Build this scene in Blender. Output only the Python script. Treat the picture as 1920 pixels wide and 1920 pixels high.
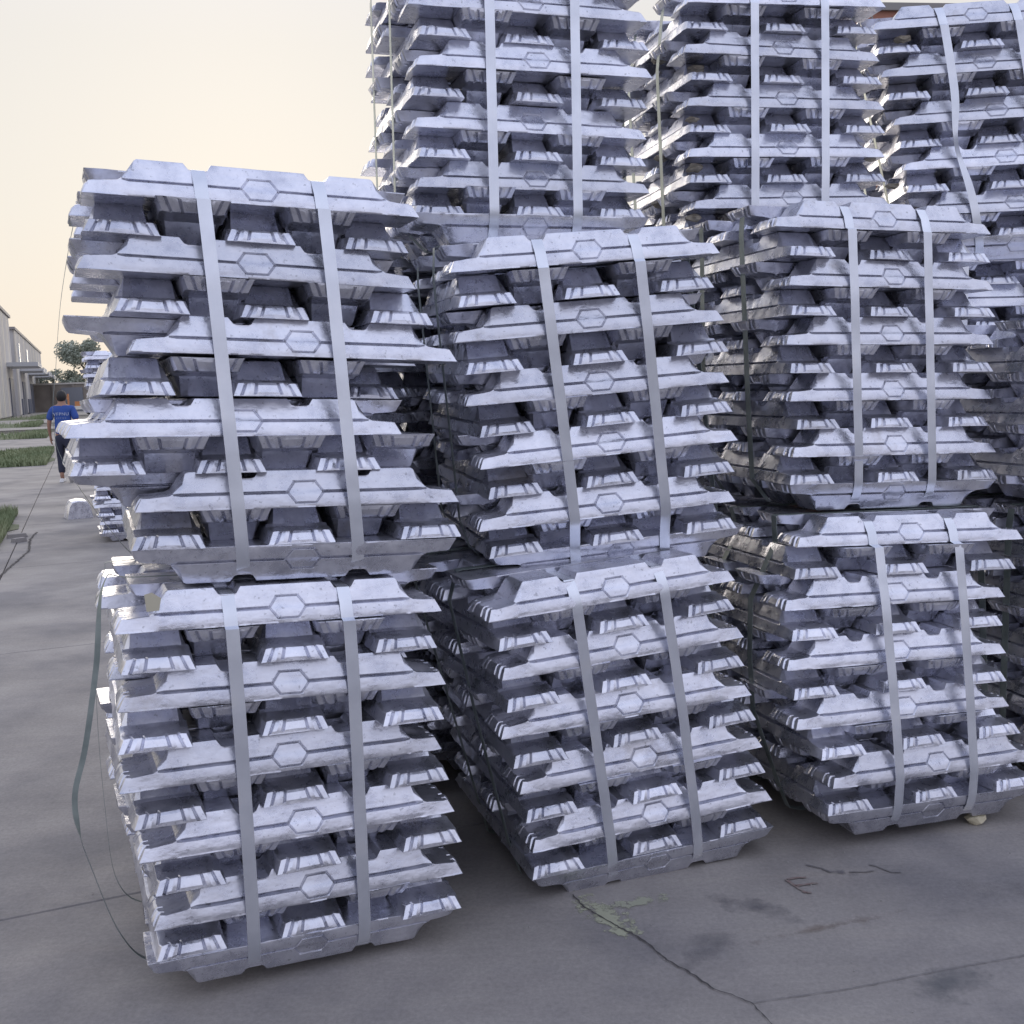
import bpy, bmesh, math, random
from mathutils import Vector, Matrix, Euler
R = math.radians
for o in list(bpy.data.objects): bpy.data.objects.remove(o, do_unlink=True)
S = bpy.context.scene
COL = S.collection

# ------------------------------------------------------------------ camera
cam_d = bpy.data.cameras.new('camera'); cam = bpy.data.objects.new('camera', cam_d); COL.objects.link(cam)
PITCH, ROLL, EYE, FPX = 0.12015, -0.03213, 1.40678, 1935.3
fwd = Vector((0, math.cos(PITCH), -math.sin(PITCH))); up0 = Vector((0, math.sin(PITCH), math.cos(PITCH)))
cx = Vector((math.cos(ROLL), 0, 0)) + up0 * math.sin(ROLL)
cu = Vector((-math.sin(ROLL), 0, 0)) + up0 * math.cos(ROLL)
M = Matrix((cx, cu, -fwd)).transposed().to_4x4(); M.translation = Vector((0, 0, EYE))
cam.matrix_world = M
cam_d.sensor_width = 36; cam_d.lens = 36 * FPX / 1920; cam_d.clip_end = 3000; cam_d.clip_start = .05
S.camera = cam

# ------------------------------------------------------------------ world, sun, exposure
SUN_DIR = Vector((-.22, .95, .26)).normalized()
W = bpy.data.worlds.new('World'); S.world = W; W.use_nodes = True
nt = W.node_tree; N = nt.nodes; L = nt.links; N.clear()
out = N.new('ShaderNodeOutputWorld')
sky = N.new('ShaderNodeTexSky'); sky.sky_type = 'NISHITA'; sky.sun_disc = False
sky.sun_elevation = math.asin(SUN_DIR.z); sky.sun_rotation = math.atan2(SUN_DIR.x, SUN_DIR.y)
sky.air_density = 1.3; sky.dust_density = 3.0; sky.ozone_density = 1.5
bg1 = N.new('ShaderNodeBackground'); bg1.inputs[1].default_value = .09; L.new(sky.outputs[0], bg1.inputs[0])
# thin high haze: cream low down on the sun's side, fading to pale blue overhead and away from the sun
tc = N.new('ShaderNodeTexCoord'); sep = N.new('ShaderNodeSeparateXYZ'); L.new(tc.outputs['Generated'], sep.inputs[0])
r1 = N.new('ShaderNodeValToRGB'); L.new(sep.outputs[2], r1.inputs[0])
def ramp(r, stops):
    e = r.color_ramp.elements
    while len(e) > 1: e.remove(e[-1])
    e[0].position = stops[0][0]; e[0].color = (*stops[0][1], 1)
    for p, c in stops[1:]:
        k = e.new(p); k.color = (*c, 1)
ramp(r1, [(0, (.86, .765, .64)), (.06, (.84, .765, .665)), (.16, (.805, .768, .705)), (.30, (.775, .755, .725)), (.45, (.79, .785, .84)), (.7, (.76, .81, .98)), (1, (.64, .71, .97))])
r2 = N.new('ShaderNodeValToRGB'); L.new(sep.outputs[2], r2.inputs[0])
ramp(r2, [(0, (.62, .61, .70)), (.22, (.68, .70, .85)), (.55, (.86, .90, 1.10)), (.8, (.82, .88, 1.10)), (1, (.64, .71, .97))])
dt = N.new('ShaderNodeVectorMath'); dt.operation = 'DOT_PRODUCT'; L.new(tc.outputs['Generated'], dt.inputs[0])
dt.inputs[1].default_value = Vector((SUN_DIR.x - .2, SUN_DIR.y, 0)).normalized()
mr = N.new('ShaderNodeMapRange'); L.new(dt.outputs['Value'], mr.inputs[0])
mr.inputs[1].default_value = -.5; mr.inputs[2].default_value = .55; mr.interpolation_type = 'SMOOTHSTEP'
mx = N.new('ShaderNodeMix'); mx.data_type = 'RGBA'; L.new(mr.outputs[0], mx.inputs[0]); L.new(r2.outputs[0], mx.inputs[6]); L.new(r1.outputs[0], mx.inputs[7])
bg2 = N.new('ShaderNodeBackground'); bg2.inputs[1].default_value = 1.0; L.new(mx.outputs[2], bg2.inputs[0])
ms = N.new('ShaderNodeMixShader'); ms.inputs[0].default_value = .975
L.new(bg1.outputs[0], ms.inputs[1]); L.new(bg2.outputs[0], ms.inputs[2]); L.new(ms.outputs[0], out.inputs[0])
sd = bpy.data.lights.new('sun', 'SUN'); sd.energy = .7; sd.angle = R(30); sd.color = (1, .90, .76)
so = bpy.data.objects.new('sun', sd); COL.objects.link(so); so.rotation_euler = SUN_DIR.to_track_quat('Z', 'Y').to_euler(); so.location = (-5, 5, 8)
S.view_settings.view_transform = 'Standard'; S.view_settings.look = 'None'; S.view_settings.gamma = 1
S.view_settings.exposure = 0.10; S.view_settings.use_curve_mapping = False

# ------------------------------------------------------------------ helpers
def link(o, parent=None):
    COL.objects.link(o)
    if parent: o.parent = parent
    return o
def tag(o, label=None, cat=None, group=None, kind=None):
    if label: o['label'] = label
    if cat: o['category'] = cat
    if group: o['group'] = group
    if kind: o['kind'] = kind
    return o
def empty(name, loc=(0, 0, 0), rot=(0, 0, 0)):
    o = bpy.data.objects.new(name, None); o.location = loc; o.rotation_euler = rot; o.empty_display_size = .1
    return link(o)
def mesh(name, vs, fs, mat=None, parent=None, smooth=None):
    me = bpy.data.meshes.new(name); me.from_pydata([tuple(v) for v in vs], [], fs); me.update()
    if mat: me.materials.append(mat)
    if smooth is not None:
        me.polygons.foreach_set('use_smooth', [True] * len(me.polygons)); me.set_sharp_from_angle(angle=R(smooth))
    return link(bpy.data.objects.new(name, me), parent)
class MB:
    def __init__(s): s.v = []; s.f = []
    def box(s, c, d, rz=0, taper=1.0, m=None):
        n = len(s.v); a = Matrix.Rotation(rz, 3, 'Z') if m is None else m
        for z in (-1, 1):
            for x, y in ((-1, -1), (1, -1), (1, 1), (-1, 1)):
                k = taper if z > 0 else 1
                s.v.append(Vector(c) + a @ Vector((x * d[0] / 2 * k, y * d[1] / 2 * k, z * d[2] / 2)))
        s.f += [tuple(n + i for i in q) for q in ((3, 2, 1, 0), (4, 5, 6, 7), (0, 1, 5, 4), (1, 2, 6, 5), (2, 3, 7, 6), (3, 0, 4, 7))]
    def tube(s, p, r, k=8):
        n = len(s.v)
        for i, q in enumerate(p):
            q = Vector(q); d = (Vector(p[min(i + 1, len(p) - 1)]) - Vector(p[max(i - 1, 0)])).normalized()
            a = d.orthogonal().normalized(); b = d.cross(a); rr = r[i] if isinstance(r, (list, tuple)) else r
            for j in range(k):
                t = 2 * math.pi * j / k; s.v.append(q + (a * math.cos(t) + b * math.sin(t)) * rr)
        for i in range(len(p) - 1):
            for j in range(k):
                j2 = (j + 1) % k; s.f.append((n + i * k + j, n + i * k + j2, n + (i + 1) * k + j2, n + (i + 1) * k + j))
        s.f.append(tuple(n + j for j in reversed(range(k)))); s.f.append(tuple(n + (len(p) - 1) * k + j for j in range(k)))
    def build(s, name, mat, parent=None, smooth=None): return mesh(name, s.v, s.f, mat, parent, smooth)

def mat(name, col, rough=.6, metal=0, spec=.5, noise=None, bump=None, rand=0):
    """noise: (scale, detail, [(pos,colour)...]); bump: (scale, strength, distance)"""
    m = bpy.data.materials.new(name); m.use_nodes = True; t = m.node_tree; b = t.nodes['Principled BSDF']
    b.inputs['Base Color'].default_value = (*col, 1); b.inputs['Roughness'].default_value = rough; b.inputs['Metallic'].default_value = metal
    b.inputs['Specular IOR Level'].default_value = spec
    co = t.nodes.new('ShaderNodeTexCoord')
    if noise:
        n = t.nodes.new('ShaderNodeTexNoise'); n.inputs['Scale'].default_value = noise[0]; n.inputs['Detail'].default_value = noise[1]
        t.links.new(co.outputs['Object'], n.inputs['Vector'])
        r = t.nodes.new('ShaderNodeValToRGB'); ramp(r, noise[2]); t.links.new(n.outputs[0], r.inputs[0]); t.links.new(r.outputs[0], b.inputs['Base Color'])
    if bump:
        n = t.nodes.new('ShaderNodeTexNoise'); n.inputs['Scale'].default_value = bump[0]; n.inputs['Detail'].default_value = 4
        t.links.new(co.outputs['Object'], n.inputs['Vector'])
        k = t.nodes.new('ShaderNodeBump'); k.inputs['Strength'].default_value = bump[1]; k.inputs['Distance'].default_value = bump[2]
        t.links.new(n.outputs[0], k.inputs['Height']); t.links.new(k.outputs[0], b.inputs['Normal'])
    return m

# ---- cast aluminium: hammered skin, dull patches, dirt, each ingot slightly different
def aluminium():
    m = bpy.data.materials.new('cast_aluminium'); m.use_nodes = True; t = m.node_tree; b = t.nodes['Principled BSDF']; A = t.nodes.new; K = t.links.new
    co = A('ShaderNodeTexCoord'); oi = A('ShaderNodeObjectInfo')
    ad = A('ShaderNodeVectorMath'); ad.operation = 'ADD'
    sc = A('ShaderNodeVectorMath'); sc.operation = 'SCALE'; sc.inputs[0].default_value = (37, 19, 53); K(oi.outputs['Random'], sc.inputs['Scale'])
    K(co.outputs['Object'], ad.inputs[0]); K(sc.outputs[0], ad.inputs[1])
    def noise(s, d, r=.55, v=None):
        n = A('ShaderNodeTexNoise'); n.inputs['Scale'].default_value = s; n.inputs['Detail'].default_value = d; n.inputs['Roughness'].default_value = r
        K(v or ad.outputs[0], n.inputs['Vector']); return n.outputs[0]
    n1 = noise(14, 7, .68)
    r = A('ShaderNodeValToRGB'); ramp(r, [(.28, (.47, .485, .57)), (.5, (.69, .70, .775)), (.72, (.86, .865, .93))]); K(n1, r.inputs[0])
    n2 = noise(3.1, 6, .7)
    dr = A('ShaderNodeValToRGB'); ramp(dr, [(.60, (0, 0, 0)), (.74, (1, 1, 1))]); K(n2, dr.inputs[0])
    mx = A('ShaderNodeMix'); mx.data_type = 'RGBA'; mx.inputs[7].default_value = (.30, .255, .20, 1)
    ml = A('ShaderNodeMath'); ml.operation = 'MULTIPLY'; ml.inputs[1].default_value = .55; K(dr.outputs[0], ml.inputs[0])
    K(ml.outputs[0], mx.inputs[0]); K(r.outputs[0], mx.inputs[6])
    # pits and scratches
    n3 = noise(95, 3, .5); pr = A('ShaderNodeValToRGB'); ramp(pr, [(.27, (.55, .55, .55)), (.36, (1, 1, 1))]); K(n3, pr.inputs[0])
    m2 = A('ShaderNodeMix'); m2.data_type = 'RGBA'; m2.blend_type = 'MULTIPLY'; m2.inputs[0].default_value = .8; K(mx.outputs[2], m2.inputs[6]); K(pr.outputs[0], m2.inputs[7])
    hv = A('ShaderNodeHueSaturation'); K(m2.outputs[2], hv.inputs['Color'])
    rv = A('ShaderNodeMapRange'); rv.inputs[3].default_value = .84; rv.inputs[4].default_value = 1.1; K(oi.outputs['Random'], rv.inputs[0]); K(rv.outputs[0], hv.inputs['Value'])
    K(hv.outputs[0], b.inputs['Base Color'])
    mm = A('ShaderNodeMapRange'); mm.inputs[3].default_value = .86; mm.inputs[4].default_value = .35; K(ml.outputs[0], mm.inputs[0]); K(mm.outputs[0], b.inputs['Metallic'])
    rr = A('ShaderNodeMapRange'); rr.inputs[1].default_value = .3; rr.inputs[2].default_value = .7; rr.inputs[3].default_value = .17; rr.inputs[4].default_value = .44; K(n1, rr.inputs[0]); K(rr.outputs[0], b.inputs['Roughness'])
    # relief: long ripples + fine grain
    mp = A('ShaderNodeMapping'); mp.inputs['Scale'].default_value = (1, 1.7, 1.7); K(ad.outputs[0], mp.inputs[0])
    w1 = noise(24, 3, .5, mp.outputs[0]); w2 = noise(115, 3, .55)
    b1 = A('ShaderNodeBump'); b1.inputs['Strength'].default_value = .6; b1.inputs['Distance'].default_value = .0035; K(w1, b1.inputs['Height'])
    b2 = A('ShaderNodeBump'); b2.inputs['Strength'].default_value = .42; b2.inputs['Distance'].default_value = .0008; K(w2, b2.inputs['Height']); K(b1.outputs[0], b2.inputs['Normal'])
    bv = A('ShaderNodeBevel'); bv.samples = 4; bv.inputs['Radius'].default_value = .0020; K(bv.outputs[0], b1.inputs['Normal'])
    K(b2.outputs[0], b.inputs['Normal'])
    return m
ALU = aluminium()
STEEL = mat('strap_steel', (.50, .53, .58), .26, .72, noise=(9, 6, [(.27, (.12, .12, .13)), (.31, (.66, .69, .76)), (.6, (.80, .83, .90)), (.8, (.86, .87, .90))]), bump=(40, .15, .0006))
STEEL_OLD = mat('strap_steel_dull', (.2, .24, .23), .45, .5, noise=(14, 5, [(.3, (.20, .24, .23)), (.7, (.36, .41, .39))]))
CONC = bpy.data.materials.new('yard_concrete'); CONC.use_nodes = True
def concrete(m, base, k=1.0):
    t = m.node_tree; b = t.nodes['Principled BSDF']; A = t.nodes.new; K = t.links.new
    g = A('ShaderNodeNewGeometry'); P = g.outputs['Position']
    def noise(s, d, r=.55, mapping=None):
        n = A('ShaderNodeTexNoise'); n.inputs['Scale'].default_value = s; n.inputs['Detail'].default_value = d; n.inputs['Roughness'].default_value = r
        if mapping:
            q = A('ShaderNodeMapping'); q.inputs['Rotation'].default_value = (0, 0, mapping[0]); q.inputs['Scale'].default_value = mapping[1]; K(P, q.inputs[0]); K(q.outputs[0], n.inputs['Vector'])
        else: K(P, n.inputs['Vector'])
        return n.outputs[0]
    r = A('ShaderNodeValToRGB'); ramp(r, [(.25, tuple(c * .80 * k for c in base)), (.5, tuple(c * k for c in base)), (.78, tuple(c * 1.25 * k for c in base))]); K(noise(1.1, 8, .62), r.inputs[0])
    # oily darker blotches and tyre scuffs
    r2 = A('ShaderNodeValToRGB'); ramp(r2, [(.36, (1.16, 1.15, 1.12)), (.50, (.92, .91, .91)), (.64, (.56, .57, .62))]); K(noise(1.15, 7, .6), r2.inputs[0])
    m1 = A('ShaderNodeMix'); m1.data_type = 'RGBA'; m1.blend_type = 'MULTIPLY'; m1.inputs[0].default_value = .8; K(r.outputs[0], m1.inputs[6]); K(r2.outputs[0], m1.inputs[7])
    r3 = A('ShaderNodeValToRGB'); ramp(r3, [(.42, (1, 1, 1)), (.50, (.86, .84, .84)), (.56, (1.0, 1.0, 1.0)), (.66, (1.12, 1.06, .98))]); K(noise(2.2, 5, .6, (R(-20), (.35, 5, 1))), r3.inputs[0])
    m2 = A('ShaderNodeMix'); m2.data_type = 'RGBA'; m2.blend_type = 'MULTIPLY'; m2.inputs[0].default_value = .22; K(m1.outputs[2], m2.inputs[6]); K(r3.outputs[0], m2.inputs[7])
    # sand grain
    r4 = A('ShaderNodeValToRGB'); ramp(r4, [(.3, (.68, .68, .68)), (.7, (1.32, 1.31, 1.28))]); K(noise(75, 10, .82), r4.inputs[0])
    m3 = A('ShaderNodeMix'); m3.data_type = 'RGBA'; m3.blend_type = 'MULTIPLY'; m3.inputs[0].default_value = .75; K(m2.outputs[2], m3.inputs[6]); K(r4.outputs[0], m3.inputs[7])
    K(m3.outputs[2], b.inputs['Base Color'])
    rr = A('ShaderNodeMapRange'); rr.inputs[3].default_value = .72; rr.inputs[4].default_value = .86; K(noise(3, 4), rr.inputs[0]); K(rr.outputs[0], b.inputs['Roughness'])
    bp = A('ShaderNodeBump'); bp.inputs['Strength'].default_value = .2; bp.inputs['Distance'].default_value = .002; K(noise(70, 6, .7), bp.inputs['Height']); K(bp.outputs[0], b.inputs['Normal'])
concrete(CONC, (.30, .283, .272))

# ------------------------------------------------------------------ the yard
GA = R(22.3)                                   # direction of the yard's joints
U = Vector((math.cos(GA), math.sin(GA), 0)); D = Vector((-math.sin(GA), math.cos(GA), 0))
def G(u, s, z=0): return U * u + D * s + Vector((0, 0, z))
SOIL = mat('ground_soil', (.10, .095, .09), .9, noise=(.6, 8, [(.3, (.10, .095, .08)), (.7, (.17, .16, .14))]))
GAP = mat('joint_dirt', (.03, .028, .027), .95)
g = 2500
ground = mesh('ground', [(-g, -g, -.03), (g, -g, -.03), (g, g, -.03), (-g, g, -.03)], [(0, 1, 2, 3)], SOIL); tag(ground, kind='structure')
ys = 3.37; yu = 3.9
yard = mesh('yard', [G(-.72 - 5 * yu, .31 - 2 * ys, -.016), G(-.72 + 5 * yu, .31 - 2 * ys, -.016), G(-.72 + 5 * yu, 60, -.016), G(-.72 - 5 * yu, 60, -.016)], [(0, 1, 2, 3)], GAP); tag(yard, kind='structure')
rnd = random.Random(5)
for i in range(-5, 5):
    for jj in range(-2, 16):
        u0, u1 = -.72 + i * yu + .0035, -.72 + (i + 1) * yu - .0035
        s0, s1 = -.34 + jj * ys + .0035, -.34 + (jj + 1) * ys - .0035
        z = rnd.uniform(-.002, .001); b = .004
        if i == 0 and jj == 0: z = 0
        v = [G(u0, s0, -.02), G(u1, s0, -.02), G(u1, s1, -.02), G(u0, s1, -.02), G(u0, s0, z - b), G(u1, s0, z - b), G(u1, s1, z - b), G(u0, s1, z - b),
             G(u0 + b, s0 + b, z), G(u1 - b, s0 + b, z), G(u1 - b, s1 - b, z), G(u0 + b, s1 - b, z)]
        f = [(0, 1, 5, 4), (1, 2, 6, 5), (2, 3, 7, 6), (3, 0, 4, 7), (4, 5, 9, 8), (5, 6, 10, 9), (6, 7, 11, 10), (7, 4, 8, 11), (8, 9, 10, 11)]
        mesh('concrete_slab', v, f, CONC, yard)
def ribbon_ground(name, pts, w, z, m, parent=yard, seed=1, jag=.5):
    rr = random.Random(seed); vs = []; fs = []; P = []
    for a, b in zip(pts[:-1], pts[1:]):
        n = max(2, int((Vector(b) - Vector(a)).length / .012))
        for k in range(n): P.append(Vector(a).lerp(Vector(b), k / n))
    P.append(Vector(pts[-1]))
    for i, p in enumerate(P):
        d = (P[min(i + 1, len(P) - 1)] - P[max(i - 1, 0)]).normalized(); q = Vector((-d.y, d.x))
        ww = w * rr.uniform(1 - jag, 1 + jag); c = p + q * rr.uniform(-1, 1) * w * jag * 1.4
        vs += [(c.x + q.x * ww / 2, c.y + q.y * ww / 2, z), (c.x - q.x * ww / 2, c.y - q.y * ww / 2, z)]
    for i in range(len(P) - 1): fs.append((2 * i, 2 * i + 1, 2 * i + 3, 2 * i + 2))
    return mesh(name, vs, fs, m, parent)
CRK = mat('crack_dark', (.07, .065, .065), 1.0)
crack = [(.133, 2.72), (.167, 2.64), (.225, 2.565), (.285, 2.489), (.307, 2.455), (.345, 2.375), (.386, 2.327), (.434, 2.248), (.47, 2.225), (.507, 2.192), (.528, 2.131), (.56, 2.02), (.60, 1.9)]
ribbon_ground('crack', crack[:8], .0042, .0035, CRK)
ribbon_ground('crack', crack[7:], .0024, .0035, CRK)
ribbon_ground('crack', [(.507, 2.192), (.75, 2.235), (1.0, 2.30), (1.30, 2.37)], .0022, .0035, mat('hairline_crack', (.19, .18, .18), 1), seed=7)
ribbon_ground('crack', [tuple(G(-.74, s)[:2]) for s in (6.4, 8.9)] , .02, .0032, CRK, seed=3)
ribbon_ground('crack', [(-4.20, 8.3), (-4.38, 8.9), (-4.62, 9.75), (-5.0, 10.6), (-5.2, 11.2)], .016, .0037, CRK, seed=9)
# worn paint patch by the crack, red and dark marks
def soft_mat(name, col, centre, rx, ry, ang, scale=24, k=1.0, op=.55):
    m = mat(name, col, .75); t = m.node_tree; A = t.nodes.new; K = t.links.new; b = t.nodes['Principled BSDF']
    g_ = A('ShaderNodeNewGeometry'); q = A('ShaderNodeMapping'); q.vector_type = 'TEXTURE'; q.inputs['Location'].default_value = (*centre, 0); q.inputs['Rotation'].default_value = (0, 0, ang); q.inputs['Scale'].default_value = (rx, ry, 1)
    K(g_.outputs['Position'], q.inputs[0]); ln = A('ShaderNodeVectorMath'); ln.operation = 'LENGTH'; K(q.outputs[0], ln.inputs[0])
    n = A('ShaderNodeTexNoise'); n.inputs['Scale'].default_value = scale; n.inputs['Detail'].default_value = 7; n.inputs['Roughness'].default_value = .65; K(g_.outputs['Position'], n.inputs['Vector'])
    a = A('ShaderNodeMath'); a.operation = 'MULTIPLY_ADD'; K(n.outputs[0], a.inputs[0]); a.inputs[1].default_value = 3.2; a.inputs[2].default_value = -.85
    c = A('ShaderNodeMath'); c.operation = 'SUBTRACT'; K(a.outputs[0], c.inputs[0]); K(ln.outputs['Value'], c.inputs[1])
    d = A('ShaderNodeMath'); d.operation = 'MULTIPLY'; d.use_clamp = True; K(c.outputs[0], d.inputs[0]); d.inputs[1].default_value = 1.1 * k
    e = A('ShaderNodeMath'); e.operation = 'MULTIPLY'; K(d.outputs[0], e.inputs[0]); e.inputs[1].default_value = op; K(e.outputs[0], b.inputs['Alpha'])
    return m
def decal(name, pts, z, m): return mesh(name, [(x, y, z) for x, y in pts], [tuple(range(len(pts)))], m, yard)
PATCH = mat('worn_paint', (.30, .30, .22), .8, noise=(22, 6, [(.40, (.29, .265, .24)), (.56, (.42, .43, .34)), (.7, (.50, .50, .40))]))
def blob(c, rx, ry, ang, seed, n=36, jag=.28):
    rr = random.Random(seed); ph = [rr.uniform(0, 6.28) for _ in range(5)]; o = []
    for i in range(n):
        t = 2 * math.pi * i / n; k = 1 + jag * (math.sin(2 * t + ph[0]) * .4 + math.sin(5 * t + ph[1]) * .3 + math.sin(9 * t + ph[2]) * .3 + math.sin(15 * t + ph[3]) * .2)
        x, y = rx * k * math.cos(t), ry * k * math.sin(t); o.append((c[0] + x * math.cos(ang) - y * math.sin(ang), c[1] + x * math.sin(ang) + y * math.cos(ang)))
    return o
def stain(name, c, rx, ry, ang, col, z, scale=24, k=1.0, op=.55):
    decal(name, blob(c, rx * 1.6, ry * 1.6, ang, 3, jag=0), z, soft_mat(name, col, c, rx, ry, ang, scale, k, op))
stain('paint_patch', (.215, 2.60), .16, .062, R(-60), (.40, .41, .30), .002, 30, 2.6, .9)
stain('paint_patch', (.30, 2.665), .12, .036, R(15), (.38, .39, .30), .0025, 30, 2.4, .85)
stain('stain', (.62, 2.62), .20, .06, R(-35), (.10, .10, .125), .0016, 9, .8)
stain('stain', (.98, 2.25), .16, .09, R(10), (.11, .125, .14), .0016, 8, .8)
stain('stain', (.45, 2.42), .14, .07, R(40), (.12, .12, .14), .0016, 9, .6)
stain('stain', (1.6, 2.75), .5, .12, R(15), (.13, .125, .125), .0014, 6, .5)
stain('stain', (-.35, 2.02), .30, .08, R(20), (.13, .125, .12), .0014, 7, .6)
stain('stain', (.75, 2.50), .34, .022, R(17), (.24, .19, .155), .0018, 14, .8)
OIL = mat('oil_stain', (.06, .06, .075), .55, noise=(9, 5, [(.3, (.15, .145, .155)), (.7, (.22, .205, .20))]))
MRED = mat('red_marking', (.095, .05, .048), .8, noise=(60, 4, [(.35, (.20, .135, .125)), (.65, (.245, .215, .20))]))
stain('oil_stain', (.90, 2.80), .075, .022, R(-22), (.09, .09, .12), .0028, 30)
for a, w in (([(.740, 2.770), (.752, 2.735), (.768, 2.70), (.775, 2.688)], .009), ([(.742, 2.768), (.775, 2.776), (.80, 2.775)], .008), ([(.757, 2.730), (.785, 2.735), (.822, 2.741)], .008), ([(.775, 2.688), (.79, 2.688)], .007)):
    ribbon_ground('red_mark', a, w, .0030, MRED, seed=11, jag=.2)
for a in ([(.93, 2.80), (.975, 2.80), (1.0, 2.805)], [(1.0, 2.84), (1.02, 2.83), (1.05, 2.79), (1.075, 2.79)], [(.82, 2.85), (.86, 2.83), (.88, 2.80)]):
    ribbon_ground('dark_mark', a, .006, .0032, OIL, seed=13, jag=.3)
# scraps on the yard
PAPER = mat('cream_paper', (.52, .47, .34), .8, bump=(30, .4, .003))
def crumple(name, c, r, m, seed, flat=.6):
    bm = bmesh.new(); bmesh.ops.create_icosphere(bm, subdivisions=2, radius=r); rr = random.Random(seed)
    for v in bm.verts: v.co = v.co * rr.uniform(.62, 1.2); v.co.z = v.co.z * flat
    zm = min(v.co.z for v in bm.verts)
    for v in bm.verts: v.co.z -= zm
    me = bpy.data.meshes.new(name); bm.to_mesh(me); bm.free(); me.materials.append(m); o = link(bpy.data.objects.new(name, me)); o.location = c; return o
tag(crumple('crumpled_paper', (1.425, 3.10, .0), .030, PAPER, 3), 'crumpled cream scrap of paper on the ground against the right front bundle', 'paper')
PEB = mat('pebble', (.30, .29, .28), .8)
mbp = MB()
for i in range(90):
    x = rnd.uniform(-1.3, 2.2); y = rnd.uniform(1.9, 3.6); s = rnd.uniform(.0012, .0035); mbp.box((x, y, s / 2 + .0005), (s * 1.4, s, s), rnd.uniform(0, 3), .6)
tag(mbp.build('grit', PEB), 'fine pale grit scattered over the concrete in front of the bundles', 'grit', kind='stuff')

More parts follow.
